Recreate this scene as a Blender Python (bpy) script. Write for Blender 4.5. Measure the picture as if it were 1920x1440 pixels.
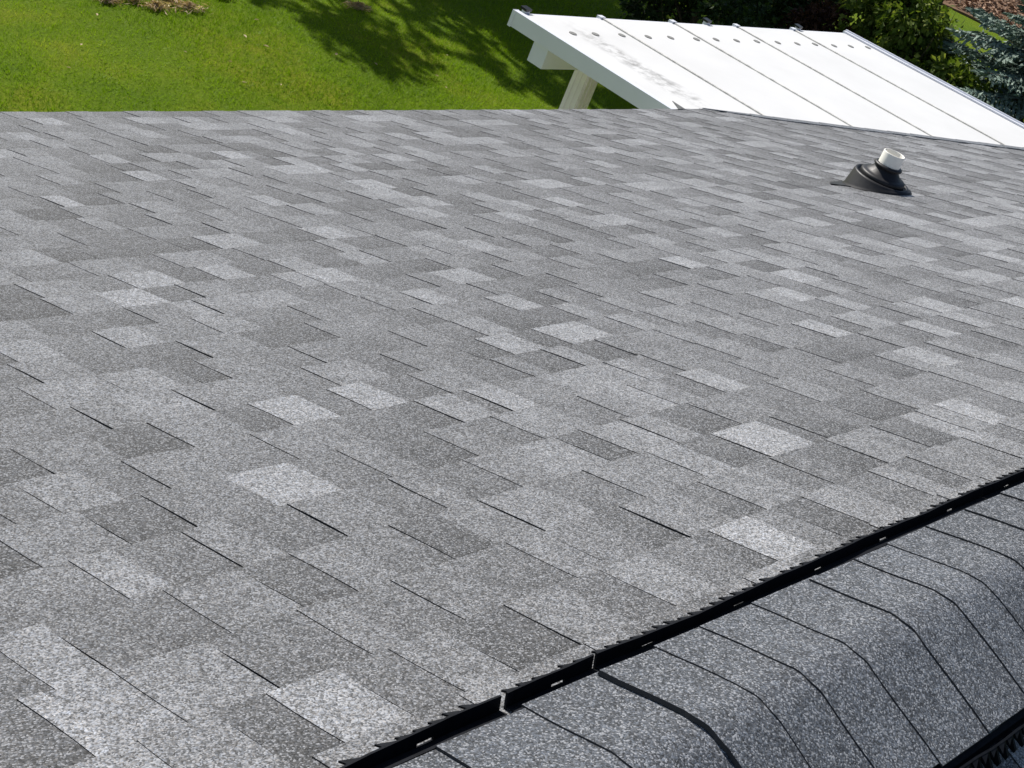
import bpy, math, random
import numpy as np
from mathutils import Vector, Matrix

random.seed(7); rng = np.random.default_rng(7)
scene = bpy.context.scene
for o in list(bpy.data.objects): bpy.data.objects.remove(o)
COL = scene.collection

# ------------------------------------------------------------------ camera
# world: x runs along the ridge, y horizontally down the sunny slope, z up; origin on that slope beside the ridge vent
CAM = Vector((-1.2909, -0.7154, 1.2197))
cd = bpy.data.cameras.new('camera'); cam = bpy.data.objects.new('camera', cd); COL.objects.link(cam)
R = Matrix(((0.64485941, 0.13354561, -0.75254363), (-0.67634529, 0.55828759, -0.48049143), (0.35596825, 0.81882876, 0.45033995)))
cam.matrix_world = Matrix.Translation(CAM) @ R.to_4x4()
cd.sensor_width = 36; cd.lens = 2962.1 / 1920 * 36; cd.clip_start = 0.05; cd.clip_end = 2000
scene.camera = cam
# ------------------------------------------------------------------ sky, sun, exposure
SUN_EL, SUN_AZ = math.radians(41), math.radians(8)          # azimuth from +y towards +x
w = bpy.data.worlds.new('World'); scene.world = w; w.use_nodes = True
nt = w.node_tree; bg = nt.nodes['Background']
sky = nt.nodes.new('ShaderNodeTexSky'); sky.sky_type = 'NISHITA'; sky.sun_disc = False
sky.sun_elevation = SUN_EL; sky.sun_rotation = SUN_AZ; sky.air_density = 1.0; sky.dust_density = 1.0
nt.links.new(sky.outputs[0], bg.inputs[0]); bg.inputs[1].default_value = 0.065
sd = bpy.data.lights.new('sun', 'SUN'); sun = bpy.data.objects.new('sun', sd); COL.objects.link(sun)
sd.energy = 4.5; sd.angle = math.radians(0.53); sd.color = (1.0, 0.955, 0.89)
sdir = Vector((math.sin(SUN_AZ) * math.cos(SUN_EL), math.cos(SUN_AZ) * math.cos(SUN_EL), math.sin(SUN_EL)))
sun.rotation_euler = (-sdir).to_track_quat('-Z', 'Y').to_euler(); sun.location = (0, 20, 30)
vs = scene.view_settings; vs.view_transform = 'Standard'; vs.look = 'None'; vs.gamma = 1.0; vs.exposure = 0.50; vs.use_curve_mapping = False

# ------------------------------------------------------------------ helpers
P = math.radians(18.1855); CP, SP = math.cos(P), math.sin(P)
def W(u, v, h=0.0):                     # slope coordinates -> world (u along ridge, v down the slope, h off the slope)
    return (u, v * CP + h * SP, -v * SP + h * CP)
def W2(u, s, h=0.0):                    # the other slope, s down from the ridge
    return (u, Y_R - s * CP - h * SP, Z_R - s * SP + h * CP)
Y_R = -0.1854; Z_R = -Y_R * math.tan(P)
V_R = Y_R / CP

def obj(name, verts, faces, mat, parent=None, smooth=False, mats=None, midx=None, attrs=None, loc=None):
    me = bpy.data.meshes.new(name)
    verts = np.asarray(verts, dtype=float).reshape(-1, 3)
    if loc is not None: verts = verts - np.asarray(loc)
    me.from_pydata(verts.tolist(), [], faces)
    for m in (mats or [mat]): me.materials.append(m)
    if midx is not None: me.polygons.foreach_set('material_index', np.asarray(midx, dtype=np.int32))
    if smooth: me.polygons.foreach_set('use_smooth', np.ones(len(me.polygons), dtype=bool))
    if attrs:
        for k, a in attrs.items():
            at = me.attributes.new(k, 'FLOAT', 'POINT'); at.data.foreach_set('value', np.asarray(a, dtype=np.float32))
    me.update()
    o = bpy.data.objects.new(name, me); COL.objects.link(o)
    if loc is not None: o.location = loc
    if parent is not None: attach(o, parent)
    return o
def attach(o, parent):
    pm = world_of(parent); o.parent = parent; o.matrix_parent_inverse = pm.inverted()
def world_of(o):
    m = Matrix.Translation(o.location) @ o.rotation_euler.to_matrix().to_4x4()
    if o.parent: m = world_of(o.parent) @ o.matrix_parent_inverse @ m
    return m
def thing(name, loc, label, cat, group=None):
    o = bpy.data.objects.new(name, None); COL.objects.link(o); o.location = loc; o.empty_display_size = 0.1
    return tag(o, label, cat, group)
def tag(o, label, cat, group=None):
    o['label'] = label; o['category'] = cat
    if group: o['group'] = group
    return o

class MB:
    def __init__(s): s.v = []; s.f = []; s.m = []
    def add(s, verts, faces, m=0):
        b = len(s.v); s.v += [tuple(q) for q in verts]; s.f += [tuple(i + b for i in f) for f in faces]; s.m += [m] * len(faces)
    def hexa(s, p, m=0):                # 8 corners: bottom ring 0-3, top ring 4-7
        s.add(p, [(3, 2, 1, 0), (4, 5, 6, 7), (0, 1, 5, 4), (1, 2, 6, 5), (2, 3, 7, 6), (3, 0, 4, 7)], m)
    def box(s, o, a, b, c, m=0):        # corner and three edge vectors
        o, a, b, c = map(np.asarray, (o, a, b, c))
        s.hexa([o, o + a, o + a + b, o + b, o + c, o + a + c, o + a + b + c, o + b + c], m)
    def ext(s, ring_a, ring_b, m=0, caps=True):
        n = len(ring_a); b = len(s.v); s.v += [tuple(q) for q in ring_a] + [tuple(q) for q in ring_b]
        for i in range(n):
            j = (i + 1) % n; s.f.append((b + i, b + j, b + n + j, b + n + i)); s.m.append(m)
        if caps:
            s.f.append(tuple(range(b + n - 1, b - 1, -1))); s.f.append(tuple(range(b + n, b + 2 * n))); s.m += [m, m]
    def lathe(s, prof, n=40, m=0, close=False):
        b = len(s.v)
        for r, z in prof:
            for i in range(n):
                a = 2 * math.pi * i / n; s.v.append((r * math.cos(a), r * math.sin(a), z))
        for k in range(len(prof) - 1 + (1 if close else 0)):
            k2 = (k + 1) % len(prof)
            for i in range(n):
                j = (i + 1) % n; s.f.append((b + k * n + i, b + k * n + j, b + k2 * n + j, b + k2 * n + i)); s.m.append(m)
    def tube(s, pts, rad, n=7, m=0):
        pts = [Vector(q) for q in pts]; rings = []
        for i, q in enumerate(pts):
            d = (pts[min(i + 1, len(pts) - 1)] - pts[max(i - 1, 0)]).normalized()
            a = d.orthogonal().normalized(); c = d.cross(a)
            r = rad[i] if hasattr(rad, '__len__') else rad
            rings.append([q + (a * math.cos(t) + c * math.sin(t)) * r for t in [2 * math.pi * k / n for k in range(n)]])
        for i in range(len(rings) - 1): s.ext(rings[i], rings[i + 1], m, caps=(i in (0, len(rings) - 2)))
    def obj(s, name, mat, parent=None, smooth=False, mats=None, loc=None):
        return obj(name, s.v, s.f, mat, parent, smooth, mats, s.m if mats else None, None, loc)

# ------------------------------------------------------------------ materials
def new_mat(name):
    m = bpy.data.materials.new(name); m.use_nodes = True; t = m.node_tree
    return m, t, t.nodes['Principled BSDF']
def N(t, kind, **kw):
    n = t.nodes.new(kind)
    for k, a in kw.items(): setattr(n, k, a)
    return n
def math_n(t, op, a, b=None, c=None):
    n = N(t, 'ShaderNodeMath', operation=op)
    for i, x in enumerate((a, b, c)):
        if x is None: continue
        if isinstance(x, (int, float)): n.inputs[i].default_value = x
        else: t.links.new(x, n.inputs[i])
    return n.outputs[0]
def noise(t, vec, scale, detail=3, rough=0.55):
    n = N(t, 'ShaderNodeTexNoise'); n.inputs['Scale'].default_value = scale; n.inputs['Detail'].default_value = detail
    n.inputs['Roughness'].default_value = rough; t.links.new(vec, n.inputs['Vector']); return n.outputs['Fac']
def ramp(t, fac, stops, interp='LINEAR'):
    n = N(t, 'ShaderNodeValToRGB'); cr = n.color_ramp; cr.interpolation = interp
    while len(cr.elements) < len(stops): cr.elements.new(0.5)
    for e, (p_, c) in zip(cr.elements, stops):
        e.position = p_; e.color = (c, c, c, 1) if isinstance(c, (int, float)) else (*c, 1)
    t.links.new(fac, n.inputs[0]); return n.outputs[0]
def mix(t, fac, a, b, kind='MIX'):
    n = N(t, 'ShaderNodeMix', data_type='RGBA', blend_type=kind)
    for s, x in ((n.inputs[0], fac), (n.inputs[6], a), (n.inputs[7], b)):
        if isinstance(x, (int, float)): s.default_value = x
        elif isinstance(x, tuple): s.default_value = (*x, 1)
        else: t.links.new(x, s)
    return n.outputs[2]
def bump(t, height, dist, strength, bsdf):
    b = N(t, 'ShaderNodeBump'); b.inputs['Distance'].default_value = dist; b.inputs['Strength'].default_value = strength
    t.links.new(height, b.inputs['Height']); t.links.new(b.outputs[0], bsdf.inputs['Normal'])
def plain(name, col, rough=0.6, spec=0.5, var=0.0, scale=8.0, metallic=0.0):
    m, t, b = new_mat(name)
    b.inputs['Base Color'].default_value = (*col, 1); b.inputs['Roughness'].default_value = rough
    b.inputs['Specular IOR Level'].default_value = spec; b.inputs['Metallic'].default_value = metallic
    if var:
        g = N(t, 'ShaderNodeNewGeometry').outputs['Position']
        f = ramp(t, noise(t, g, scale, 5), [(0.25, 1 - var), (0.75, 1 + var)])
        c = mix(t, 1.0, col, f, 'MULTIPLY'); t.links.new(c, b.inputs['Base Color'])
        t.links.new(math_n(t, 'MULTIPLY_ADD', noise(t, g, scale * 2.7, 4), 0.3, rough - 0.15), b.inputs['Roughness'])
    return m

def granule_mat(name, tint, use_attr=True, tone=0.2, scale=430.0, contrast=1.0):
    # mineral granules: one random grey per grain, the tab's own colour blend, faint blotches
    m, t, b = new_mat(name); L = t.links
    g = N(t, 'ShaderNodeNewGeometry').outputs['Position']
    v = N(t, 'ShaderNodeTexVoronoi'); v.inputs['Scale'].default_value = scale; L.new(g, v.inputs['Vector'])
    sp = N(t, 'ShaderNodeSeparateColor'); L.new(v.outputs['Color'], sp.inputs[0])
    c = contrast
    grain = ramp(t, sp.outputs[0], [(0.0, .28), (0.25, .55), (0.55, 1.0), (0.80, 1.3)])
    light = ramp(t, sp.outputs[0], [(0.80, 0.0), (0.90, 1.0)])
    v2 = N(t, 'ShaderNodeTexVoronoi'); v2.inputs['Scale'].default_value = scale * 0.46; L.new(g, v2.inputs['Vector'])
    sp2 = N(t, 'ShaderNodeSeparateColor'); L.new(v2.outputs['Color'], sp2.inputs[0])
    grain = mix(t, 1.0, grain, ramp(t, sp2.outputs[1], [(0, .68), (1, 1.32)]), 'MULTIPLY')
    blot = math_n(t, 'MULTIPLY', math_n(t, 'MULTIPLY_ADD', noise(t, g, 24, 4), 0.60, 0.70), math_n(t, 'MULTIPLY_ADD', noise(t, g, 1.7, 4), 0.50, 0.75))
    vm = N(t, 'ShaderNodeVectorMath', operation='MULTIPLY'); vm.inputs[1].default_value = (13.0, 1.1, 1.1); L.new(g, vm.inputs[0])
    blot = math_n(t, 'MULTIPLY', blot, math_n(t, 'MULTIPLY_ADD', noise(t, vm.outputs[0], 1.0, 4, .6), 0.34, 0.83))      # rain-washed streaks down the slope
    blot = math_n(t, 'MULTIPLY', blot, ramp(t, noise(t, g, 95, 3, .6), [(0.30, .62), (0.42, 1.0)]))                     # thin patches where grains are gone
    if use_attr:
        at = N(t, 'ShaderNodeAttribute', attribute_name='tone').outputs['Fac']
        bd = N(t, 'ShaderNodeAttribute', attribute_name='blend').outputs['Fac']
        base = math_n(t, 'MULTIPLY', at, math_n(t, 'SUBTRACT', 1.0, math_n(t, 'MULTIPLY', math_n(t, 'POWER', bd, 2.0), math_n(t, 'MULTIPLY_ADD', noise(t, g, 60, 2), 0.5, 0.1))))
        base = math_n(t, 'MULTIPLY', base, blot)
    else:
        base = math_n(t, 'MULTIPLY', blot, tone)
    hue = ramp(t, sp.outputs[2], [(0.0, (tint[0] * 1.06, tint[1], tint[2] * .93)), (0.5, tint), (1.0, (tint[0] * .95, tint[1], tint[2] * 1.08))])
    col = mix(t, 1.0, mix(t, 1.0, grain, hue, 'MULTIPLY'), base, 'MULTIPLY')
    col = mix(t, math_n(t, 'MULTIPLY', light, .62), col, (.56, .565, .58))            # the pale quartz grains are the same on every tab
    L.new(col, b.inputs['Base Color']); b.inputs['Roughness'].default_value = 0.72; b.inputs['Specular IOR Level'].default_value = 0.32
    b.inputs['Diffuse Roughness'].default_value = 1.0
    h = math_n(t, 'SUBTRACT', math_n(t, 'MULTIPLY', sp.outputs[1], 0.6), v.outputs['Distance'])
    bump(t, h, 0.0012, 0.55, b)
    return m
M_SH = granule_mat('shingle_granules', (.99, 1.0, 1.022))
M_CAP = granule_mat('cap_granules', (0.92, 1.0, 1.12), tone=0.215)
M_EDGE = plain('asphalt_cut_edge', (0.05, 0.05, 0.054), 0.95, 0.15)
M_DECK = plain('underlayment', (0.03, 0.03, 0.033), 0.9, 0.2, 0.2, 20)
M_VENT = plain('vent_plastic', (0.0060, 0.0072, 0.0105), 0.75, 0.12, 0.5, 90)
M_BOOT = plain('boot_rubber', (0.011, 0.011, 0.013), 0.5, 0.4, 0.25, 30)
M_PVC = plain('pvc_white', (0.84, 0.82, 0.76), 0.38, 0.5, 0.04, 25)
M_WHITE = plain('white_aluminium', (0.68, 0.70, 0.765), 0.42, 0.5, 0.03, 6)
M_POST = plain('cream_post_paint', (0.78, 0.74, 0.80), 0.5, 0.4, 0.06, 9)
M_GREY = plain('grey_washer', (0.20, 0.20, 0.19), 0.6, 0.3, 0.25, 40)
M_SEAM = plain('seam_grey', (0.56, 0.55, 0.52), 0.6, 0.3, 0.4, 18)
M_BLACK = plain('black_plastic', (0.012, 0.012, 0.013), 0.4, 0.4)
M_SIDING = plain('house_siding', (0.55, 0.53, 0.48), 0.6, 0.3, 0.06, 3)
M_DRIP = plain('drip_edge_metal', (0.55, 0.56, 0.57), 0.4, 0.5, 0.1, 14)

# dusty top skin of the patio panels, with a mildew streak on the panel next to the fascia
def panel_mat(name, streak=None):
    m, t, b = new_mat(name); L = t.links
    g = N(t, 'ShaderNodeNewGeometry').outputs['Position']
    f = ramp(t, noise(t, g, 1.6, 6, .6), [(0.3, (.63, .63, .625)), (0.7, (.69, .69, .685))])
    specks = ramp(t, noise(t, g, 26, 4, .7), [(0.66, 0.0), (0.78, 0.35)])
    col = mix(t, specks, f, (.44, .42, .37))
    if streak:
        (ox, oy), (dx, dy), ln, wd = streak
        s = N(t, 'ShaderNodeSeparateXYZ'); L.new(g, s.inputs[0])
        x = math_n(t, 'SUBTRACT', s.outputs[0], ox); y = math_n(t, 'SUBTRACT', s.outputs[1], oy)
        al = math_n(t, 'ADD', math_n(t, 'MULTIPLY', x, dx), math_n(t, 'MULTIPLY', y, dy))
        ac = math_n(t, 'ADD', math_n(t, 'MULTIPLY', x, -dy), math_n(t, 'MULTIPLY', y, dx))
        ac = math_n(t, 'ADD', ac, math_n(t, 'MULTIPLY_ADD', noise(t, g, 2.2, 2), .22, -.11))
        ma = math_n(t, 'SUBTRACT', 1.0, math_n(t, 'ABSOLUTE', math_n(t, 'DIVIDE', al, ln / 2)))
        mc = math_n(t, 'SUBTRACT', 1.0, math_n(t, 'ABSOLUTE', math_n(t, 'DIVIDE', ac, wd)))
        mk = math_n(t, 'MULTIPLY', N_clamp(t, ma), N_clamp(t, mc))
        mk = math_n(t, 'MULTIPLY', N_clamp(t, math_n(t, 'MULTIPLY', mk, 2.2)), ramp(t, noise(t, g, 11, 6, .72), [(0.43, 0.0), (0.66, 1.0)]))
        col = mix(t, math_n(t, 'MULTIPLY', mk, .75), col, (.12, .115, .105))
    L.new(col, b.inputs['Base Color']); b.inputs['Roughness'].default_value = 0.5
    return m
def N_clamp(t, x):
    n = N(t, 'ShaderNodeClamp'); t.links.new(x, n.inputs[0]); return n.outputs[0]

def leaf_mat(name, c0, c1, c2, trans=0.35, rough=0.55):
    m, t, b = new_mat(name); L = t.links
    at = N(t, 'ShaderNodeAttribute', attribute_name='tone').outputs['Fac']
    col = ramp(t, at, [(0.0, c0), (0.55, c1), (1.0, c2)])
    L.new(col, b.inputs['Base Color']); b.inputs['Roughness'].default_value = rough; b.inputs['Specular IOR Level'].default_value = 0.15
    tr = N(t, 'ShaderNodeBsdfTranslucent'); L.new(mix(t, 1.0, col, (1.0, 1.05, .45), 'MULTIPLY'), tr.inputs[0])
    ms = N(t, 'ShaderNodeMixShader'); ms.inputs[0].default_value = trans
    L.new(b.outputs[0], ms.inputs[1]); L.new(tr.outputs[0], ms.inputs[2])
    L.new(ms.outputs[0], t.nodes['Material Output'].inputs[0])
    return m
M_GRASS = leaf_mat('grass_blades', (.115, .215, .006), (.235, .365, .008), (.46, .45, .09), .45)
M_LEAF = leaf_mat('tree_leaf', (.050, .085, .016), (.110, .165, .024), (.30, .34, .09), .4)
M_DLEAF = leaf_mat('dark_leaf', (.016, .032, .012), (.028, .052, .016), (.07, .11, .03), .3)
M_RLEAF = leaf_mat('red_leaf', (.035, .016, .014), (.060, .028, .020), (.12, .06, .035), .3)
M_SPRUCE = leaf_mat('spruce_needles', (.080, .125, .100), (.185, .255, .215), (.34, .41, .345), .18, .6)
M_DRY = leaf_mat('dry_grass', (.26, .17, .09), (.46, .33, .19), (.66, .54, .34), .3)
M_CHIP = leaf_mat('bark_chips', (.10, .055, .03), (.24, .14, .085), (.42, .28, .18), .0)
M_BARK = plain('tree_bark', (.07, .052, .038), 0.9, 0.2, 0.35, 14)

def ground_mat():
    m, t, b = new_mat('lawn_soil'); L = t.links
    g = N(t, 'ShaderNodeNewGeometry').outputs['Position']
    c = ramp(t, noise(t, g, 0.9, 5, .6), [(0.32, (.085, .155, .006)), (0.5, (.128, .200, .006)), (0.68, (.20, .225, .012))])
    c = mix(t, ramp(t, noise(t, g, 32, 4, .7), [(0.35, 0.0), (0.75, 0.7)]), c, (.055, .080, .004))
    L.new(c, b.inputs['Base Color']); b.inputs['Roughness'].default_value = 0.95; b.inputs['Specular IOR Level'].default_value = 0.1
    bump(t, noise(t, g, 40, 5, .7), 0.03, 0.8, b)
    return m
M_LAWN = ground_mat()
M_MULCH = plain('mulch_soil', (.17, .105, .065), 0.95, 0.1, 0.4, 9)

# ================================================================== SETTING: ground
GZ = -3.9
gx = np.concatenate([[-400, -60, -20], np.arange(-6, 46, 1.0), [60, 120, 400, 900]]); gy = np.concatenate([[-400, -60, -10], np.arange(-2, 30, 1.0), [50, 120, 400, 900]])
verts = [(x, y, GZ + 0.03 * math.sin(x * .9 + y * .5) + 0.02 * math.sin(y * 1.7 - x * .3)) for y in gy for x in gx]
nx = len(gx)
faces = [(j * nx + i, j * nx + i + 1, (j + 1) * nx + i + 1, (j + 1) * nx + i) for j in range(len(gy) - 1) for i in range(nx - 1)]
g = obj('ground', verts, faces, M_LAWN, smooth=True); g['kind'] = 'structure'
def gz(x, y): return GZ + 0.03 * np.sin(x * .9 + y * .5) + 0.02 * np.sin(y * 1.7 - x * .3)

# ================================================================== HOUSE
house = thing('house', (3, 0, GZ), 'house with grey asphalt shingle roof in the foreground', 'house')
HC = (6.93, 4.275); HT = (11.30, V_R)            # lower corner and top end of the right-hand hip edge, slope coordinates (u, v)
U0 = -3.0
# deck: a thick board sheet under the shingles on both slopes
b = MB()
def ring(h): return [W(U0, V_R, h), W(HT[0], V_R, h), W(*HC, h), W(U0, 4.26, h)]
b.ext(ring(-0.05), ring(-0.002))
b.ext([W2(U0, 0, -.05), W2(U0, 4.4, -.05), W2(15, 4.4, -.05), W2(HT[0], 0, -.05)], [W2(U0, 0, -.002), W2(U0, 4.4, -.002), W2(15, 4.4, -.002), W2(HT[0], 0, -.002)])
# the slope that falls away behind the hip edge
q = Vector((.71, .70, 0))
hA, hB = Vector(W(*HC, -.002)), Vector(W(*HT, -.002)); fall = q * .9 + Vector((0, 0, -.62))
b.ext([hA, hB, hB + fall, hA + fall], [p_ - Vector((0, 0, .05)) for p_ in (hA, hB, hB + fall, hA + fall)])
roof = b.obj('roof', M_DECK, house)
# walls under it
b = MB()
ww = [(U0 + .3, 3.6), (6.6, 3.6), (10.6, -.1), (10.6, -3.8), (U0 + .3, -3.8)]
b.ext([(x, y, GZ - .05) for x, y in ww], [(x, y, -1.45) for x, y in ww]); b.obj('wall', M_SIDING, house)
b = MB(); b.box(W(U0, 4.262, -.055), (6.93 - U0, 0, 0), (0, .012, 0), (0, 0, -.14)); b.obj('fascia_board', M_WHITE, house)
b = MB(); b.box(W(U0, 4.245, -.0015), (6.60 - U0, 0, 0), np.array(W(0, .035, 0)), np.array(W(0, 0, .001))); b.obj('drip_edge', M_DRIP, house)
b = MB(); b.add([W(6.62, 4.24, .006), W(6.70, 4.25, .006), W(6.63, 4.30, .045), W(6.62, 4.24, .010), W(6.70, 4.25, .010), W(6.63, 4.30, .049)], [(0, 1, 2), (3, 5, 4), (0, 3, 4, 1), (1, 4, 5, 2), (2, 5, 3, 0)])
b.obj('bent_flashing', M_GREY, house)

# ---- shingles: every exposed tab of the laminated courses is a piece with thickness and cut edges
butt = [-.084, .063, .21]
for i in (.152, .152, .15, .147, .142, .138, .135, .133, .132, .13, .13, .13, .132): butt.append(butt[-1] + i)
while butt[-1] < 4.2: butt.append(butt[-1] + .141)
KNOWN = "2,-0.17,-0.089,D;2,-0.089,0.025,L;2,0.223,0.358,D;2,0.482,0.585,D;2,0.83,0.885,D;2,0.885,1.006,L;2,1.092,1.192,D;3,-0.432,-0.332,D;3,-0.3,-0.203,M;3,1.873,1.96,M;3,2.051,2.151,L;4,-0.28,-0.2,M;4,-0.118,-0.01,D;4,0.12,0.22,D;4,0.429,0.529,D;4,1.125,1.221,M;4,1.221,1.35,D;4,1.38,1.522,L;4,1.581,1.715,D;5,-0.059,0.013,M;5,0.866,1.031,M;5,1.031,1.112,D;5,1.177,1.248,M;5,2.419,2.55,L;6,-0.173,-0.096,D;6,0.054,0.176,D;6,0.338,0.482,L;6,0.681,0.821,D;6,1.39,1.47,M;6,1.657,1.757,L;6,2.755,2.855,L;6,2.998,3.098,L;7,0.037,0.152,M;7,0.942,1.046,L;7,1.091,1.179,L;7,1.326,1.567,M;7,2.409,2.509,L;8,0.264,0.397,D;8,0.539,0.63,D;8,0.63,0.749,L;8,0.832,0.932,L;8,1.51,1.583,M;8,1.612,1.712,D;8,2.777,2.877,M;9,1.325,1.424,D;9,1.427,1.543,L;9,1.568,1.635,D;9,1.635,1.808,L;9,2.708,2.808,L;9,2.934,3.024,M;10,0.477,0.599,L;10,0.644,0.716,D;10,1.488,1.588,M;10,1.614,1.705,D;10,4.336,4.436,L;11,1.761,1.861,L;11,3.856,3.956,M;12,0.406,0.51,M;12,0.654,0.754,M;12,1.576,1.676,L;12,2.725,2.83,L;12,3.125,3.225,M;12,4.406,4.506,M;13,0.73,0.83,D;13,0.948,1.018,M;13,1.821,1.97,L;13,4.822,4.922,L;13,5.571,5.671,L;14,0.84,0.968,L;14,1.458,1.586,L;14,2.894,3.035,M;14,3.322,3.433,L;14,3.831,3.931,M;14,4.464,4.564,L;15,0.621,0.721,D;15,0.977,1.115,L;15,1.233,1.333,L;15,1.989,2.073,M;15,2.215,2.315,L;15,4.64,4.74,L;15,4.923,5.023,L;15,6.069,6.144,L;16,2.141,2.241,L;17,0.811,0.948,M;17,1.452,1.602,L;17,1.84,1.957,L;17,1.957,2.027,M;17,2.707,2.807,L;17,3.007,3.083,L;17,3.749,3.849,M;18,3.139,3.239,L;18,4.565,4.665,M;19,2.047,2.156,M;19,3.966,4.046,L;20,2.001,2.08,L;20,2.526,2.634,L;20,4.058,4.172,M;20,5.815,5.892,M;21,1.344,1.415,L;21,2.563,2.699,L;22,1.93,2.03,L;22,4.985,5.084,L;23,1.833,1.933,L;23,2.44,2.525,L;24,2.606,2.703,L;24,3.111,3.232,L;24,4.467,4.599,L;24,6.182,6.264,L;25,1.906,1.999,L;25,2.114,2.214,M;25,2.428,2.533,L;26,4.012,4.127,L;27,1.867,1.966,L;27,3.268,3.375,M;28,1.857,1.944,L;28,2.381,2.481,L;28,3.092,3.192,L;29,2.379,2.479,L;29,3.667,3.776,M;30,2.125,2.238,L;30,2.806,2.906,L"
known = {}
for s in KNOWN.split(';'):
    k, a, c, t_ = s.split(','); known.setdefault(int(k), []).append((float(a), float(c), t_))
def hip_u(v): return HC[0] + (HC[1] - v) * (HT[0] - HC[0]) / (HC[1] - HT[1])
TONE = {'L': (.425, .022), 'M': (.362, .020), 'm': (.278, .024), 'D': (.190, .016)}
pieces = []                                     # (course, u0, u1, tone class, raised)
for k in range(len(butt)):
    kn = sorted(known.get(k, [])); vb = butt[k]; end = hip_u(vb) + .02
    spans = []; cur = U0 + random.uniform(-.1, 0)
    marks = kn + [(end, end, None)]
    for a, c, cls in marks:
        gap = a - cur
        if 0 < gap <= 0.03: a = cur
        if gap > 0.03:
            n = max(1, round(gap / random.uniform(.105, .145))); ws = np.array([random.uniform(.6, 1.5) for _ in range(n)]); ws = ws / ws.sum() * gap
            for w_ in ws:
                far = (vb > 2.1 and cur > 2.4) or cur > 2.9 or cur < -.3
                r = random.random()
                cl = ('L' if r < .12 else 'M' if r < .24 else 'D' if r > .86 else 'm') if far else ('M' if r < .07 and k > 8 else 'D' if r > .88 else 'm')
                spans.append((cur, cur + w_, cl)); cur += w_
        if cls: spans.append((max(cur, a), c, cls)); cur = c
    up = random.random() < .5
    for a, c, cl in spans:
        if cl == 'L': up = True
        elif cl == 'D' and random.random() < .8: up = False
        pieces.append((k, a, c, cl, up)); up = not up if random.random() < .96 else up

def tab_geo(k, u0, u1, cl, raised, nu=3, nv=4):
    vb = butt[k] + (random.uniform(-.002, .002) if k < len(butt) - 1 else 0); ex = (butt[k] - butt[k - 1] if k else .12) + .012
    lift = .0045 + random.uniform(0, .0005); top = .0016
    if raised: lift += .0017 + random.uniform(-.0004, .0004); top += .0013
    sk0, sk1 = random.uniform(-.003, .003), random.uniform(-.003, .003); bow = random.uniform(-.0025, .0025)
    curl = random.uniform(-.0002, .0006)
    V = []; bl = []
    for j in range(nv):
        f = j / (nv - 1); v = vb - f * ex                      # butt edge -> up the slope
        a = u0 + sk0 * f + bow * 4 * f * (1 - f); c = u1 + sk1 * f + bow * 4 * f * (1 - f)
        for i in range(nu):
            s = i / (nu - 1); h = lift + (top - lift) * f + curl * (1 - f) ** 2 * (abs(2 * s - 1) - .5)
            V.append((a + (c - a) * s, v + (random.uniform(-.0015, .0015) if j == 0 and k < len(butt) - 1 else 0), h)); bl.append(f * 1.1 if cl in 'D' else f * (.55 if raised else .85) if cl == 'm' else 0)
    F = []; Mi = []
    for j in range(nv - 1):
        for i in range(nu - 1):
            p0 = j * nu + i; F.append((p0, p0 + nu, p0 + nu + 1, p0 + 1)); Mi.append(0)
    per = [i for i in range(nu)] + [j * nu + nu - 1 for j in range(1, nv)]
    lft = [j * nu for j in range(nv)]
    def skirt(chain, flip):
        base = len(V)
        for i in chain: V.append((V[i][0], V[i][1], -.0015)); bl.append(0)
        for a in range(len(chain) - 1):
            q_ = (chain[a], chain[a + 1], base + a + 1, base + a); F.append(q_ if flip else q_[::-1]); Mi.append(1)
    skirt(per, True); skirt(lft, False)
    return V, F, Mi, bl
f_px = 1580.0
def pix_area(u0, u1, v0, v1):
    pts = []
    for u, v in ((u0, v0), (u1, v0), (u1, v1), (u0, v1)):
        c = R.transposed() @ (Vector(W(u, v)) - CAM)
        if c.z > -.3: return 0
        pts.append((512 + f_px * c.x / -c.z, 384 - f_px * c.y / -c.z))
    cxm = sum(p_[0] for p_ in pts) / 4; cym = sum(p_[1] for p_ in pts) / 4
    if not (-10 < cxm < 1034 and -10 < cym < 778): return 0
    return abs(sum(pts[i][0] * pts[(i + 1) % 4][1] - pts[(i + 1) % 4][0] * pts[i][1] for i in range(4))) / 2
order = sorted(range(len(pieces)), key=lambda i: -pix_area(pieces[i][1], pieces[i][2], butt[pieces[i][0]], butt[pieces[i][0]] - .14))
single = set(order[:300])
FV, FF, FM, FT, FB = [], [], [], [], []
for i, (k, a, c, cl, up) in enumerate(pieces):
    if pix_area(a, c, butt[k], butt[k] - .14) == 0 and (a < -.9 or a > 8.9): pass
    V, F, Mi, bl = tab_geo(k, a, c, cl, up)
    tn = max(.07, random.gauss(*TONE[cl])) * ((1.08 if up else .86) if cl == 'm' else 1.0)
    if k == len(butt) - 1 or a > hip_u(butt[k]) - .4:            # trim tabs on the hip line
        V = [(min(u, hip_u(v)), v, h) for u, v, h in V]
    Vw = [W(*p_) for p_ in V]
    if i in single:
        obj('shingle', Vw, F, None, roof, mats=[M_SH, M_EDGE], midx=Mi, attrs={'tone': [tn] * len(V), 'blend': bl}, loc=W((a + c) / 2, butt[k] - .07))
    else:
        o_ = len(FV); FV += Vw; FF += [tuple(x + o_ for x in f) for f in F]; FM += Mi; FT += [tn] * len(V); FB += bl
o = obj('shingle_field', FV, FF, None, roof, mats=[M_SH, M_EDGE], midx=FM, attrs={'tone': FT, 'blend': FB}); o['kind'] = 'stuff'
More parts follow.
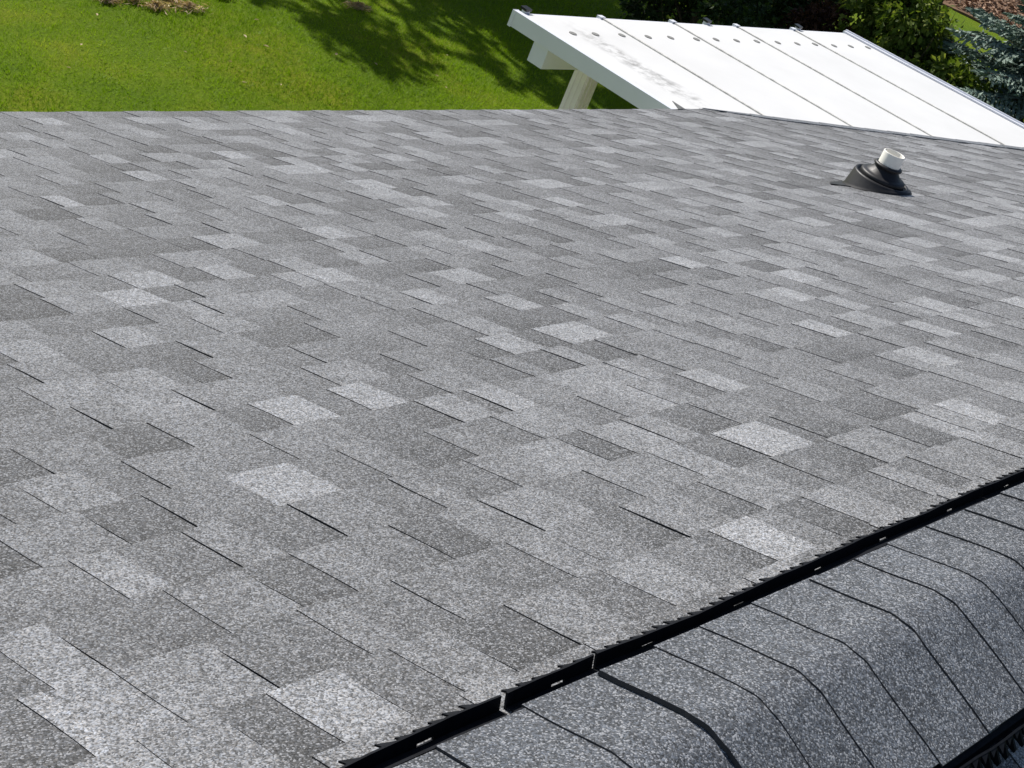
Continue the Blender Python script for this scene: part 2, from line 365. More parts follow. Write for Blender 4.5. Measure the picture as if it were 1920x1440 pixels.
# the slope on the other side of the ridge: its upper courses
FV, FF, FM, FT, FB = [], [], [], [], []
for k in range(14):
    s1 = .16 + .143 * k; cur = -3.0 + random.uniform(-.1, 0)
    up = True
    while cur < 9:
        w_ = random.uniform(.1, .22); h1 = .0045 + (.004 if up else 0); tn = random.choice((.15, .2, .2, .21, .27))
        vv = [W2(cur, s1, h1), W2(cur + w_, s1, h1), W2(cur + w_, s1 - .155, .002), W2(cur, s1 - .155, .002), W2(cur, s1, -.001), W2(cur + w_, s1, -.001), W2(cur + w_, s1 - .155, -.001), W2(cur, s1 - .155, -.001)]
        o_ = len(FV); FV += vv; FF += [tuple(x + o_ for x in f) for f in ((0, 3, 2, 1), (0, 1, 5, 4), (1, 2, 6, 5), (3, 0, 4, 7))]; FM += [0, 1, 1, 1]
        FT += [tn] * 8; FB += [0] * 8; cur += w_; up = not up
o = obj('shingle_field', FV, FF, None, roof, mats=[M_SH, M_EDGE], midx=FM, attrs={'tone': FT, 'blend': FB}); o['kind'] = 'stuff'

# ---- ridge vent with its cap shingles
vent = obj('ridge_vent', *(lambda bb: (bb.v, bb.f))((lambda bb: (bb.ext(
    [W(-3, -.042, .006), W(-3, -.042, .022), (-3, Y_R, .0925 - .014), W2(-3, V_R * -1 - .002, .022), W2(-3, V_R * -1 - .002, .006), (-3, Y_R, Z_R)],
    [W(11.2, -.042, .006), W(11.2, -.042, .022), (11.2, Y_R, .0925 - .014), W2(11.2, V_R * -1 - .002, .022), W2(11.2, V_R * -1 - .002, .006), (11.2, Y_R, Z_R)]), bb)[1])(MB())), M_VENT, house)
sections = [(-3.0, .112), (.124, .303), (.310, 1.52), (1.524, 2.74), (2.744, 6.4), (6.404, 11.2)]
VB = .008
slots = [-.035, .215, .412, .645, .885, 1.115, 1.375, 1.62, 1.87, 2.1]
for side in (0, 1):
    def wav(u): return .0022 * math.sin(6.3 * u + .7) + .0014 * math.sin(17 * u + 2) + .0008 * math.sin(43 * u)
    WW = (lambda u, v, h=0: W(u, v + wav(u), h * (1 + .05 * math.sin(9 * u)))) if side == 0 else (lambda u, v, h=0: W2(u, v + .197 + wav(u + 1), h))
    for a, c in sections:
        b = MB()
        def wall(q0, q1, h0, h1):
            q1_ = min(q1, 3.4) if q0 < 3.4 else q1; k_ = max(1, int((q1_ - q0) / .045)) if q0 < 3.4 else 1; ks = list(np.linspace(q0, q1_, k_ + 1)) + ([q1] if q1 > q1_ else [])
            for p0, p1 in zip(ks[:-1], ks[1:]): b.hexa([WW(p0, VB - .004, h0), WW(p1, VB - .004, h0), WW(p1, VB - .0005, h0), WW(p0, VB - .0005, h0), WW(p0, VB - .0045, h1), WW(p1, VB - .0045, h1), WW(p1, VB - .001, h1), WW(p0, VB - .001, h1)])
        # upright baffle pierced by weep slots
        marks = [s for s in slots if a + .03 < s < c - .05]
        wall(a, c, .001, .0062); wall(a, c, .0112, .0275); cur = a
        for s in marks + [c]:
            wall(cur, s, .0063, .0111); cur = s + .024 + random.uniform(0, .008)
        b.hexa([WW(a, -.06, .002), WW(c, -.06, .002), WW(c, -.012, .002), WW(a, -.012, .002), WW(a, -.06, .020), WW(c, -.06, .020), WW(c, -.025, .018), WW(a, -.025, .018)])
        b.hexa([WW(a, -.011, .0075), WW(c, -.011, .0075), WW(c, VB - .005, .0075), WW(a, VB - .005, .0075), WW(a, -.011, .0085), WW(c, -.011, .0085), WW(c, VB - .005, .0085), WW(a, VB - .005, .0085)])
        # toothed lip along the top of the baffle
        u = a + .004
        while u < min(c, 3.4) - .03:
            if random.random() > .12:
                d = random.uniform(.006, .0125)
                b.ext([WW(u, VB - .002, .0245), WW(u + .023, VB - .002, .0245), WW(u - .001, VB + d, .0225)], [WW(u, VB - .002, .0272), WW(u + .023, VB - .002, .0272), WW(u - .001, VB + d, .0252)])
                if side == 1: b.hexa([WW(u, VB, .002), WW(u + .006, VB, .002), WW(u + .006, VB + .022, .002), WW(u, VB + .022, .002), WW(u, VB, .020), WW(u + .006, VB, .020), WW(u + .006, VB + .020, .010), WW(u, VB + .020, .010)])
            u += .0285 + random.uniform(-.002, .002)
        b.obj('vent_baffle', M_VENT, vent)
# cap profile across the ridge: flat flanks and a rounded crest
ZA = .0925
def cap_profile(lift, n=9, sl=.171, sr=.190):
    pts = []; r = .115; tl = r * math.tan(P)
    for s in np.linspace(sl, tl, 5): pts.append((Y_R + s * CP, ZA - s * SP))
    for t_ in np.linspace(-P, P, n)[1:-1]:
        pts.append((Y_R - r * math.sin(t_), ZA - r / CP + r * math.cos(t_)))
    for s in np.linspace(tl, sr, 5): pts.append((Y_R - s * CP, ZA - s * SP))
    return [(y, z + lift) for y, z in pts]
seams = [-1.22, -1.07, -.93, -.78, -.63, -.49, -.35, -.21, -.053, .106, .256, .383, .496, .631, .787, .935, 1.054, 1.195, 1.348, 1.505, 1.655, 1.80, 1.95, 2.09, 2.24, 2.39, 2.54, 2.69]
for i in range(len(seams) - 1):
    u0, u1 = seams[i], seams[i + 1] + .035
    hi = .0046 + random.uniform(-.0008, .0012) if i != 10 else .0105; lo = .0006
    sk = random.uniform(-.004, .006); V = []; nu = 4
    j1, j2 = random.uniform(-.004, .004), random.uniform(-.004, .004)
    for a in range(nu):
        f = a / (nu - 1); pr = cap_profile(hi + (lo - hi) * f, sl=.171 + j1, sr=.190 + j2)
        for q_, (y, z) in enumerate(pr): V.append((u0 + (u1 - u0) * f + sk * (q_ / (len(pr) - 1) - .5) * (1 - f) + .0015 * math.sin(q_ * 1.3 + i), y, z))
    n = len(pr); F = []; Mi = []
    for a in range(nu - 1):
        for c in range(n - 1): F.append((a * n + c, a * n + c + 1, (a + 1) * n + c + 1, (a + 1) * n + c)); Mi.append(0)
    base = len(V); th = .0032 if i != 10 else .0078
    top_ = V[:base]; V = V + top_ + [(x, y, z - th) for x, y, z in top_]; lo_ = 2 * base
    for c in range(n - 1): F.append((base + c, lo_ + c, lo_ + c + 1, base + c + 1)); Mi.append(1)
    for a in range(nu - 1):
        F.append((base + a * n, base + (a + 1) * n, lo_ + (a + 1) * n, lo_ + a * n)); Mi.append(1)
        F.append((base + a * n + n - 1, lo_ + a * n + n - 1, lo_ + (a + 1) * n + n - 1, base + (a + 1) * n + n - 1)); Mi.append(1)
    tn = random.choice((.135, .145, .155, .145, .16))
    o = obj('cap_shingle', V, F, None, vent, smooth=False, mats=[M_CAP, M_EDGE], midx=Mi, attrs={'tone': [tn] * len(V), 'blend': [0] * len(V)}, loc=(u0, Y_R, ZA))
    o.data.polygons.foreach_set('use_smooth', np.array([m_ == 0 for m_ in Mi]))
# the run of caps on towards the far end
b = MB(); pa = cap_profile(.004); u = 2.69
V, F = [], []
while u < 11.2:
    for x, l in ((u, .008), (u + .15, .001)):
        V += [(x, y, z) for y, z in cap_profile(l)]
    u += .147
n = len(pa)
for r in range(len(V) // n - 1):
    for c in range(n - 1): F.append((r * n + c, r * n + c + 1, (r + 1) * n + c + 1, (r + 1) * n + c))
o = obj('cap_shingle_run', V, F, M_CAP, vent, attrs={'tone': [.2] * len(V), 'blend': [0] * len(V)}); o['kind'] = 'stuff'

# ---- hip caps along the right-hand edge
hipc = MB()
A_, B_ = np.array(HC), np.array(HT); ln = np.linalg.norm(B_ - A_); tdir = (B_ - A_) / ln; mdir = np.array([-tdir[1] * -1, -tdir[0]]) * -1
mdir = np.array([tdir[1], -tdir[0]])
if mdir @ (np.array([5.0, 2.0]) - A_) < 0: mdir = -mdir
s = 0.0; i = 0
fn = (q * .83 + Vector((0, 0, -.56))).normalized()
while s < 5.6:
    def pt(t_, side, h):
        c = A_ + tdir * t_
        if side >= 0: e = c + mdir * side; return Vector(W(e[0], e[1], h))
        return Vector(W(c[0], c[1], h)) + fn * -side
    e = .145; h0, h1 = .0105 + random.uniform(-.001, .001), .0085; sw = min(.135, .02 + s * .35)
    V = []
    for t_, h in ((s, h0), (s + e + .03, h1)):
        for sd_, dh in ((sw, 0), (sw * .4, .001), (sw * .12, .0015), (-.02, -.002), (-.14, 0)): V.append(pt(t_, sd_, h + dh))
    V += [v_ - Vector((0, 0, .006)) for v_ in V]
    F = [(c, c + 5, c + 6, c + 1) for c in range(4)] + [(c, c + 1, 11 + c, 10 + c) for c in range(4)] + [(0, 10, 15, 5), (4, 9, 19, 14)]
    Mi = [0] * 4 + [1] * 6
    obj('hip_cap_shingle', V, F, None, roof, mats=[M_CAP, M_CAP], midx=Mi, attrs={'tone': [random.choice((.22, .23, .24, .25))] * 20, 'blend': [0] * 20}, loc=tuple(V[2]))
    s += e; i += 1

# ================================================================== PLUMBING VENT PIPE
PU, PV = 5.255, 2.20
pb = Vector(W(PU, PV, .004))
vp = thing('vent_pipe', pb, 'white plastic vent pipe in a black rubber boot on the grey roof', 'vent pipe')
b = MB(); b.lathe([(.0505, -.03), (.0505, .176), (.0497, .178), (.0455, .178), (.0448, .175), (.0448, -.03)], 48)
for i_ in range(len(b.v)): b.v[i_] = tuple(Vector(b.v[i_]) + pb)
b.obj('pipe', M_PVC, vp, True, loc=pb)
def to_slope(prof, n=56, zbase=None):
    bb = MB(); bb.lathe(prof, n)
    out = []
    for k, v_ in enumerate(bb.v):
        x, y, z = v_
        if zbase is not None and k < n * zbase: z = z - y * math.tan(P)           # lower rings follow the roof
        out.append((pb.x + x * 1.10, pb.y + y * 1.10, pb.z + z * 1.06))
    bb.v = out; return bb
skirt = [(.138, .001), (.135, .006), (.131, .012)]
b = to_slope(skirt + [(.120, .046), (.117, .051), (.110, .052), (.105, .047), (.102, .043), (.098, .042)], 56, 3)
b.obj('boot_skirt', M_BOOT, vp, True, loc=pb)
b = to_slope([(.096, .038), (.097, .055), (.096, .062), (.090, .067), (.080, .068), (.072, .072), (.060, .086), (.052, .096), (.049, .102), (.0485, .108)], 56)
b.obj('boot_cone', M_BOOT, vp, True, loc=pb)
b = to_slope([(.046, .099), (.055, .100), (.060, .103), (.061, .108), (.058, .113), (.049, .116), (.0455, .113)], 56)
b.obj('boot_collar', M_BOOT, vp, True, loc=pb)
b = MB()
def fl(u, v, h): return W(PU + u, PV + v, h)
o8 = [(-.12, .03), (-.20, .125), (-.15, .155), (.10, .16), (.14, .12), (.15, -.06), (0, -.10)]
b.ext([fl(u, v, .0050) for u, v in o8], [fl(u, v, .0085) for u, v in o8]); b.obj('flashing_plate', M_BOOT, vp)
# shingles lapped over the upper half of the flashing
b = MB()

# ================================================================== PATIO COVER
PA = np.array([6.96, 5.70, -1.47])           # outer left top corner of the fascia
PD = np.array([-.13, -.990, .0560])          # up the cover, towards the house
PX = np.array([1.0, .010, 0]); PW = 4.58
PZ = np.array([0, 0, 1.0])
pat = thing('patio_cover', (9.2, 4.6, GZ), 'white sloping patio cover of wide metal panels beyond the roof edge', 'patio cover')
M_PAN = panel_mat('panel_skin'); 
def pp(x, s, z=0.0): return PA + PX * x + PD * s + PZ * z
st0, st1 = pp(.47, .38), pp(.43, 1.45)
dv = (st1 - st0)[:2]; l_ = np.linalg.norm(dv); mid_ = (st0 + st1)[:2] / 2
M_PAN1 = panel_mat('panel_skin_stained', ((mid_[0], mid_[1]), (dv[0] / l_, dv[1] / l_), 1.7, .15))
pw = (PW - .055) / 5; SL = 3.6
for i in range(5):
    x0 = .055 + i * pw
    b = MB(); b.box(pp(x0 + .004, .01, -.105), PX * (pw - .008), PD * SL, PZ * .090)
    p_ = b.obj('roof_panel', M_PAN1 if i == 0 else M_PAN, pat)
    b = MB()
    if i < 4:
        x1 = x0 + pw; b.box(pp(x1 - .011, -.004, -.0165), PX * .017, PD * SL, PZ * .011)
        b.obj('seam_strip', M_SEAM, pat)
        b = MB(); b.box(pp(x1 - .028, -.022, -.030), PX * .056, PD * .045, PZ * .030); b.obj('seam_cap', M_WHITE, pat)
    for fx in (.24, .56, .90):                      # washers over the screws into the beam
        c = pp(x0 + pw * fx + random.uniform(-.02, .02), .325 + random.uniform(-.01, .01), -.0148)
        b = MB(); rr = [c + PX * .030 * math.cos(a) + PD * .030 * math.sin(a) for a in np.linspace(0, 2 * math.pi, 17)[:-1]]
        b.ext(rr, [r_ + PZ * .004 for r_ in rr]); b.obj('washer', M_GREY, pat)
# left fascia channel, right edge channel, outer end cap
b = MB(); b.box(pp(-.002, -.02, -.107), PX * .050, PD * (SL + .03), PZ * .107); b.obj('side_fascia', M_WHITE, pat)
b = MB(); b.box(pp(-.006, -.024, -.112), PX * .060, PD * .004, PZ * .114); b.box(pp(-.0065, -.022, -.112), PX * .004, PD * .03, PZ * .113); b.obj('fascia_end_cap', M_WHITE, pat)
b = MB(); b.box(pp(PW, -.02, -.107), PX * .045, PD * (SL + .03), PZ * .107); b.box(pp(PW + .035, -.02, 0.001), PX * .012, PD * (SL + .03), PZ * .012); b.obj('side_fascia', M_WHITE, pat)
b = MB(); b.box(pp(.052, -.012, -.115), PX * (PW - .056), PD * .016, PZ * .096); b.obj('front_fascia', M_WHITE, pat)
# beam, its end plate, posts
BZ = -.108 + .3 * .056
b = MB(); b.box(pp(.012, .255, BZ - .155), PX * (PW - .05), PD * .15, PZ * .150); bm = b.obj('beam', M_WHITE, pat)
for px in (.56, PW - .5):
    c = pp(px, .265, 0); z1 = c[2] + BZ - .157; hgt = z1 - GZ
    b = MB(); b.box((c[0], c[1] - .13, GZ - .02), (.13, 0, 0), (0, .13, 0), (0, 0, hgt + .02)); po = b.obj('post', M_POST, pat)
    for k in range(3):                                # raised battens on the faces
        b = MB(); b.box((c[0] + .008 + .043 * k, c[1] - .136, GZ), (.030, 0, 0), (0, .0055, 0), (0, 0, hgt - .003)); b.obj('batten', M_POST, po)
        b = MB(); b.box((c[0] - .006, c[1] - .122 + .043 * k, GZ), (.0055, 0, 0), (0, .030, 0), (0, 0, hgt - .003)); b.obj('batten', M_POST, po)
# small solar lamps clipped on the outer edge
for x_, txt in ((.13, 'small black solar lamp at the left corner of the white patio cover'), (2.36, 'small black solar lamp midway along the outer patio cover edge'), (3.78, 'small black solar lamp near the right end of the outer patio cover edge')):
    c = pp(x_, -.02, -.012); t_ = thing('solar_lamp', tuple(c), txt, 'lamp', 'solar lamps on the patio cover edge')
    b = MB(); b.box(c + np.array([-.020, -.02, -.02]), (.04, 0, 0), (0, .04, 0), (0, 0, .035)); b.obj('lamp_body', M_WHITE, t_)
    b = MB(); b.box(c + np.array([-.028, -.025, .012]), (.068, .008, 0), (-.006, .055, .004), (0, 0, .016)); b.obj('solar_panel', M_BLACK, t_)

# ================================================================== VEGETATION
def leaf_mesh(name, c, d, size, tone, mat, parent=None, asp=.55):
    # c centres, d tip directions: one pointed leaf of four corners each, with a fold
    n = len(c); d = d / np.linalg.norm(d, axis=1, keepdims=True)
    a = np.cross(d, rng.normal(size=(n, 3))); a /= np.linalg.norm(a, axis=1, keepdims=True)
    s = size[:, None]; up_ = np.cross(a, d)
    v = np.stack([c - d * s * .5, c + a * s * asp * .5 + up_ * s * .08, c + d * s * .5, c - a * s * asp * .5 + up_ * s * .08], 1).reshape(-1, 3)
    idx = np.arange(n) * 4; f = np.stack([idx, idx + 1, idx + 2, idx + 3], 1).tolist()
    return obj(name, v, f, mat, parent, attrs={'tone': np.repeat(np.clip(tone, 0, 1), 4)})

def tree(name, base, height, trunk_r, clumps, nleaf, lsize, mat, label, cat='tree', group=None, tbias=0.0, droop=.25, crown_name='crown'):
    base = Vector(base); t_ = thing(name, base, label, cat, group)
    b = MB(); top = base + Vector((random.uniform(-.2, .2), random.uniform(-.2, .2), height * .8))
    pts = [base + (top - base) * f + Vector((random.uniform(-.05, .05), random.uniform(-.05, .05), 0)) * height * .3 * f for f in (0, .25, .5, .75, 1)]
    b.tube(pts, [trunk_r * (1.15 - .9 * f) for f in (0, .25, .5, .75, 1)], 9)
    for (cx_, cy_, cz_, r) in clumps:
        e = Vector((cx_, cy_, cz_)); k = min(3, max(1, int((e.z - base.z) / height * 4))); s_ = pts[k]
        if s_.z > e.z: s_ = pts[max(0, k - 1)]
        m_ = (s_ + e) / 2 + Vector((0, 0, .12 * height * random.uniform(0, .5)))
        b.tube([s_, m_, e], [trunk_r * .45, trunk_r * .28, trunk_r * .08], 6)
        for _ in range(4):
            e2 = e + Vector(rng.normal(size=3).tolist()) * r * .6; b.tube([m_ * .3 + e * .7, e2], [trunk_r * .12, trunk_r * .03], 5)
    b.obj('trunk', M_BARK, t_, True)
    C, D, T = [], [], []
    tot = sum(r ** 2 for *_, r in clumps)
    for (cx_, cy_, cz_, r) in clumps:
        n = int(nleaf * r ** 2 / tot); ns = max(6, n // 22)
        sp_ = rng.normal(size=(ns, 3)); sp_ /= np.linalg.norm(sp_, axis=1, keepdims=True); sp_ *= (rng.random((ns, 1)) ** .45) * r * np.array([1, 1, .8])
        which = rng.integers(0, ns, n); off = rng.normal(size=(n, 3)) * r * .13
        p_ = sp_[which] + off
        C.append(p_ + np.array([cx_, cy_, cz_])); dd = p_ / r + rng.normal(size=(n, 3)) * .6; dd[:, 2] -= droop; D.append(dd)
        T.append(.5 + tbias + rng.normal(size=n) * .18 + (rng.random(ns) - .5)[which] * .4)
    C = np.concatenate(C); D = np.concatenate(D); T = np.concatenate(T)
    leaf_mesh(crown_name, C, D, lsize * rng.uniform(.65, 1.3, len(C)), T, mat, t_)
    return t_

def ball(c, R_, n, r, flat=.75):
    out = []
    for _ in range(n):
        v_ = rng.normal(size=3); v_ /= np.linalg.norm(v_); v_ *= R_ * random.random() ** .4
        out.append((c[0] + v_[0], c[1] + v_[1], c[2] + v_[2] * flat, r * random.uniform(.75, 1.25)))
    return out

# tall trees on the sunny side of the lawn, above the picture: their shadows dapple the grass
def over(x_, y_, h_, r_): return (x_ + .16 * h_, y_ + 1.139 * h_, GZ + h_, r_)      # crown clump whose shade falls on the lawn at x_, y_
tree('shade_tree', (12.6, 17.6, GZ), 7.0, .13, [over(10.62, 10.2, 5.2, .62), over(10.95, 10.55, 5.0, .5)], 1900, .13, M_LEAF, 'tall leafy tree beyond the lawn whose crown shades the grass as one round blot', group='trees beyond the lawn')
tree('shade_tree', (14.0, 18.0, GZ), 7.5, .13, [over(x_, y_, random.uniform(4.6, 6.2), r_) for x_, y_, r_ in ((10.1, 11.35, .35), (10.7, 11.3, .3), (11.4, 11.15, .38), (12.2, 10.95, .4), (12.75, 10.6, .4), (12.2, 10.05, .32), (12.95, 9.75, .3), (11.65, 10.4, .36), (13.1, 9.25, .26), (12.5, 11.45, .4), (13.2, 11.2, .4), (13.3, 10.3, .35), (11.2, 9.75, .18), (12.7, 9.25, .16), (13.7, 9.2, .45), (13.9, 9.9, .5), (14.3, 9.3, .5), (14.2, 10.6, .6), (14.0, 11.4, .6), (14.6, 12.0, .6), (13.6, 12.1, .45), (12.35, 9.65, .4), (12.75, 9.3, .35), (12.6, 9.0, .35), (13.2, 9.6, .4), (13.5, 10.6, .5), (13.9, 11.0, .5))], 9000, .12, M_LEAF, 'tall thin leafed tree beyond the lawn whose shadow dapples the grass', group='trees beyond the lawn')
tree('shade_tree', (17.5, 18.0, GZ), 8.5, .2, ball((17.0, 16.9, 1.3), 3.1, 38, 1.05), 24000, .18, M_LEAF, 'broad leafy tree beyond the lawn behind the patio cover', group='trees beyond the lawn')
tree('shade_tree', (21.0, 17.0, GZ), 8.0, .2, ball((20.6, 16.2, 1.2), 3.0, 24, .95), 14000, .17, M_DLEAF, 'dark leafy tree beyond the lawn farthest to the right', group='trees beyond the lawn')

# shrubs behind the patio cover
tree('dark_shrub', (16.0, 10.0, GZ), 2.2, .05, ball((16.0, 10.0, -2.9), .95, 12, .42), 6500, .085, M_DLEAF, 'dark green shrub in the shade behind the middle of the patio cover', 'shrub', 'shrubs behind the patio cover')
tree('dark_shrub', (17.8, 9.7, GZ), 2.4, .05, ball((17.6, 9.6, -2.7), 1.0, 12, .45), 6500, .085, M_DLEAF, 'dark green shrub with a few bright leaves left of the red shrub', 'shrub', 'shrubs behind the patio cover', .12)
tree('red_shrub', (17.0, 8.7, GZ), 2.3, .05, ball((16.9, 8.6, -2.75), .55, 9, .36), 4200, .075, M_RLEAF, 'reddish brown leafed shrub behind the patio cover', 'shrub', 'shrubs behind the patio cover')
tree('green_tree', (17.4, 7.7, GZ), 3.4, .08, ball((17.15, 7.95, -2.25), .75, 14, .42) + ball((17.0, 7.2, -2.9), .6, 8, .4) + ball((17.0, 6.9, -2.5), .35, 4, .35), 12000, .095, M_LEAF, 'sunlit green leafy tree between the red shrub and the blue spruce', 'tree', 'shrubs behind the patio cover', .05, .7)

def spruce(base, height, rad, label):
    base = Vector(base); t_ = thing('blue_spruce', base, label, 'tree')
    b = MB(); b.tube([base, base + Vector((0, 0, height * .5)), base + Vector((0, 0, height))], [.16, .1, .02], 10); b.obj('trunk', M_BARK, t_, True)
    bo = MB(); C, D, S, T = [], [], [], []
    lvl = .25
    while lvl < height * .97:
        f = lvl / height; L_ = rad * (1 - f) ** .8; nb = int(11 - 5 * f)
        a0 = random.random() * 6.28
        for k in range(nb):
            a = a0 + 6.283 * k / nb + random.uniform(-.25, .25); l2 = L_ * random.uniform(.82, 1.12)
            o_ = Vector((math.cos(a), math.sin(a), 0)); s_ = base + Vector((0, 0, lvl + random.uniform(-.1, .1)))
            pts = []
            for q_ in np.linspace(0, 1, 9): pts.append(s_ + o_ * l2 * q_ + Vector((0, 0, -.22 * l2 * q_ * (1 - q_ * .55))))
            bo.tube(pts[::2], [.022, .018, .012, .008, .004], 5)
            tb = random.uniform(-.15, .15)
            for q_ in np.arange(.2, 1.0, .04):
                x = q_ * 8; i_ = min(7, int(x)); pnt = pts[i_].lerp(pts[i_ + 1], x - i_)
                side = Vector((-o_.y, o_.x, 0)); tl_ = .40 * l2 * (1 - q_ * .72) * random.uniform(.7, 1.2)
                for sg in (-1, 1):
                    dr = (side * sg + o_ * .9 + Vector((0, 0, -.22 + random.uniform(-.1, .1)))).normalized()
                    n_ = max(2, int(tl_ / .06))
                    for z_ in range(n_):
                        c = pnt + dr * tl_ * (z_ + .5) / n_ + Vector((0, 0, -.05 * (z_ / n_) ** 2 + random.uniform(-.015, .015)))
                        for rep in range(3):
                            d = dr + Vector(rng.normal(size=3).tolist()) * .38
                            C.append(c); D.append(d); S.append(random.uniform(.095, .15)); T.append(.50 + tb + .35 * (z_ / n_) * q_ + random.gauss(0, .14))
        lvl += .23
    bo.obj('branches', M_BARK, t_, True)['kind'] = 'stuff'
    # needle sprays: flat three-sided spindles
    C = np.array([tuple(c) for c in C]); D = np.array([tuple(d) for d in D]); S = np.array(S); T = np.clip(np.array(T), 0, 1)
    D /= np.linalg.norm(D, axis=1, keepdims=True); n = len(C)
    a = np.cross(D, rng.normal(size=(n, 3))); a /= np.linalg.norm(a, axis=1, keepdims=True); c2 = np.cross(D, a); s_ = S[:, None]
    ring_ = [C + (a * math.cos(t2) + c2 * math.sin(t2)) * s_ * .17 - D * s_ * .1 for t2 in (0, 2.094, 4.189)]
    v = np.stack([C - D * s_ * .5, *ring_, C + D * s_ * .55], 1).reshape(-1, 3); i0 = np.arange(n) * 5
    f = np.concatenate([np.stack([i0, i0 + 1 + k, i0 + 1 + (k + 1) % 3], 1) for k in range(3)] + [np.stack([i0 + 4, i0 + 1 + (k + 1) % 3, i0 + 1 + k], 1) for k in range(3)]).tolist()
    obj('crown', v, f, M_SPRUCE, t_, attrs={'tone': np.repeat(T, 5)})
spruce((18.1, 5.85, GZ), 4.9, 2.5, 'blue green spruce tree with drooping boughs at the right edge')

# ---- lawn grass
def patch(x, y):
    return .5 + .5 * np.sin(x * 1.3 + 2 * np.sin(y * .9)) * np.sin(y * 1.6 + 1.5 * np.sin(x * .7))
n = 620000
x = rng.uniform(1.0, 25, n); y = rng.uniform(6.4, 16.5, n)
keep = rng.random(n) < np.clip(1.4 - (x - 5) / 16, .2, 1) * np.clip((x - 1) / 4, 0, 1) * np.clip((25 - x) / 7, 0, 1) * np.clip((16.5 - y) / 4.5, 0, 1) * np.clip((y - 6.4) / 1.6, 0, 1); x, y = x[keep], y[keep]; n = len(x)
pn = patch(x, y); hgt = rng.uniform(.016, .042, n) * (.8 + .5 * pn); wd = rng.uniform(.0018, .0042, n)
a = rng.uniform(0, 6.283, n); lean = rng.normal(0, .022, (n, 2)); z = gz(x, y)
p0 = np.stack([x - np.cos(a) * wd, y - np.sin(a) * wd, z - .004], 1); p1 = np.stack([x + np.cos(a) * wd, y + np.sin(a) * wd, z - .004], 1)
p2 = np.stack([x + lean[:, 0], y + lean[:, 1], z + hgt], 1)
i0 = np.arange(n) * 3
dryp = np.clip(patch(x * .55 + 1.3, y * .9 + 2.0) * patch(x * 2.1, y * 2.6 + 1) - .42, 0, 1)
tn = np.clip(.30 + .9 * dryp + .34 * (patch(x * .8 + 3, y * 1.1) - .5) + rng.normal(0, .13, n) + (rng.random(n) < .012) * .45, 0, 1)
o = obj('grass', np.stack([p0, p1, p2], 1).reshape(-1, 3), np.stack([i0, i0 + 1, i0 + 2], 1).tolist(), M_GRASS, attrs={'tone': np.repeat(tn, 3)})
o['kind'] = 'stuff'; o['label'] = 'short mown sunlit lawn grass beyond the roof eave'; o['category'] = 'grass'

# clumps of dry cut grass lying on the lawn
for i, (cx_, cy_, r, lab) in enumerate(((7.94, 11.05, .10, 'small heap of dry cut grass leftmost on the lawn'), (8.24, 11.08, .10, 'small heap of dry cut grass second from the left on the lawn'), (8.42, 10.93, .12, 'heap of dry cut grass in front of the other heaps on the lawn'), (8.66, 11.10, .12, 'long heap of dry cut grass at the top edge of the lawn'), (8.80, 10.93, .15, 'largest heap of dry cut grass on the sunny lawn'), (9.46, 11.25, .10, 'small heap of dry cut grass rightmost on the sunny lawn'), (11.43, 11.27, .13, 'heap of dry cut grass in the tree shadow'))):
    m_ = 260; rr = np.abs(rng.normal(0, r * .6, m_)); aa = rng.uniform(0, 6.283, m_)
    c = np.stack([cx_ + rr * np.cos(aa) * 1.3, cy_ + rr * np.sin(aa) * .8, np.zeros(m_)], 1); c[:, 2] = gz(c[:, 0], c[:, 1]) + .02 + rng.uniform(0, .06, m_) * np.exp(-rr / r)
    d = rng.normal(size=(m_, 3)); d[:, 2] *= .35
    o = leaf_mesh('dry_grass_heap', c, d, rng.uniform(.05, .11, m_), rng.normal(.5, .2, m_), M_DRY, asp=.14)
    tag(o, lab, 'grass heap', 'heaps of dry grass on the lawn')
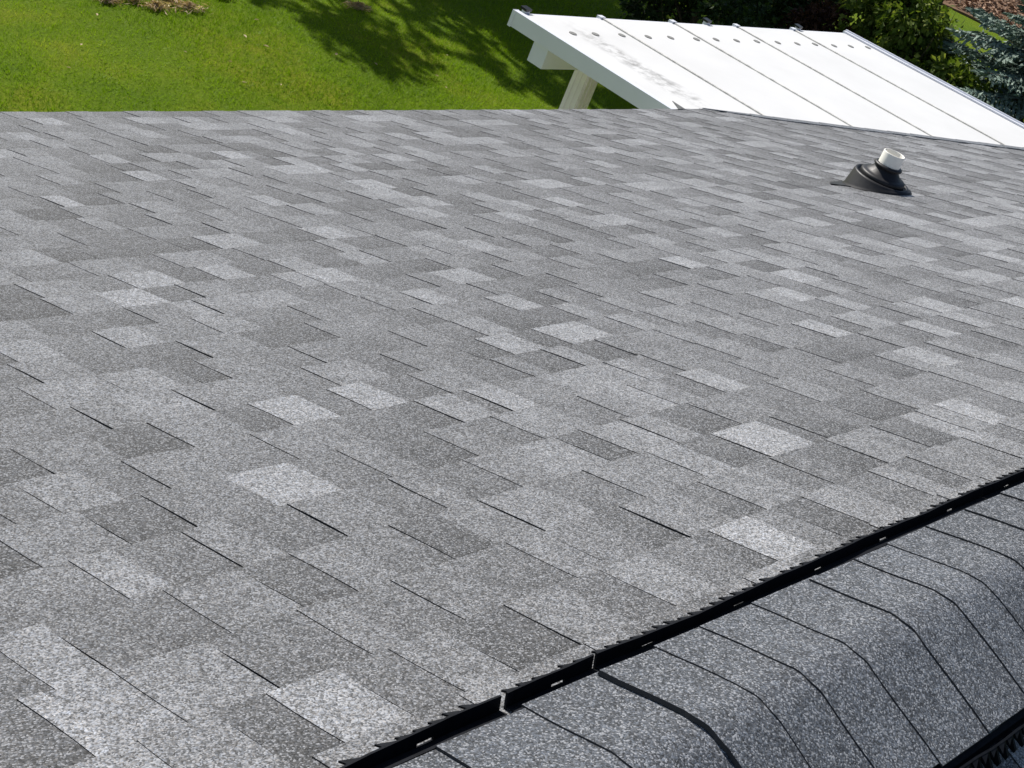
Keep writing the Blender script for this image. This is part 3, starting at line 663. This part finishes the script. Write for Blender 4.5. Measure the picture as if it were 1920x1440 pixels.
# fallen pale leaves
for i, (lx, ly) in enumerate(((9.0, 10.26), (8.05, 9.93), (7.02, 10.06), (8.43, 9.74), (9.9, 9.9), (10.29, 9.71), (11.67, 10.02), (7.6, 10.7), (9.45, 10.65), (8.3, 9.35), (10.9, 9.25), (6.6, 9.6), (9.1, 10.05), (8.7, 9.3), (11.0, 9.5))):
    dark = i in (4,); s_ = random.uniform(.012, .024); z_ = float(gz(lx, ly)) + .036
    b = MB(); a = random.uniform(0, 6.28); ca, sa = math.cos(a) * s_, math.sin(a) * s_
    ptsl = [(-1.3, 0, .0), (-.4, .55, .25), (.5, .5, .3), (1.4, 0, .1), (.5, -.5, .3), (-.4, -.55, .25), (0, 0, -.05)]
    V = [(lx + ca * p_ - sa * q_, ly + sa * p_ + ca * q_, z_ + h_ * s_) for p_, q_, h_ in ptsl]; V2 = [(v_[0], v_[1], v_[2] - .002) for v_ in V]
    F = [(k, (k + 1) % 6, 6) for k in range(6)] + [(7 + (k + 1) % 6, 7 + k, 13) for k in range(6)] + [(k, 7 + k, 7 + (k + 1) % 6, (k + 1) % 6) for k in range(6)]
    o = obj('fallen_leaf', V + V2, F, M_DRY, attrs={'tone': [random.uniform(.7, 1.0)] * 14}, loc=(lx, ly, z_))
    tag(o, 'small pale fallen leaf lying on the lawn', 'leaf', 'fallen leaves on the lawn')

# mulched bed beyond the shrubs
ring_ = [(29.6, 13.6), (30.2, 12.4), (29.9, 11.2), (31, 10.3), (36, 9.5), (42, 11), (42, 19), (35, 19), (31, 16)]
b = MB(); b.ext([(x_, y_, GZ - .02) for x_, y_ in ring_], [(x_, y_, GZ + .075) for x_, y_ in ring_]); o = b.obj('mulch_bed', M_MULCH); o['kind'] = 'structure'
n = 9000; c = np.stack([rng.uniform(29.6, 40, n), rng.uniform(10, 18, n), GZ + .08 + rng.uniform(0, .05, n)], 1)
c = c[(c[:, 0] > 30.1)]; n = len(c)
d = rng.normal(size=(n, 3)); d[:, 2] *= .3
o = leaf_mesh('bark_chips', c, d, rng.uniform(.08, .22, n), rng.normal(.5, .22, n), M_CHIP, asp=.4); o['kind'] = 'stuff'

scene.render.engine = 'CYCLES'
scene.render.resolution_x = 1024; scene.render.resolution_y = 768
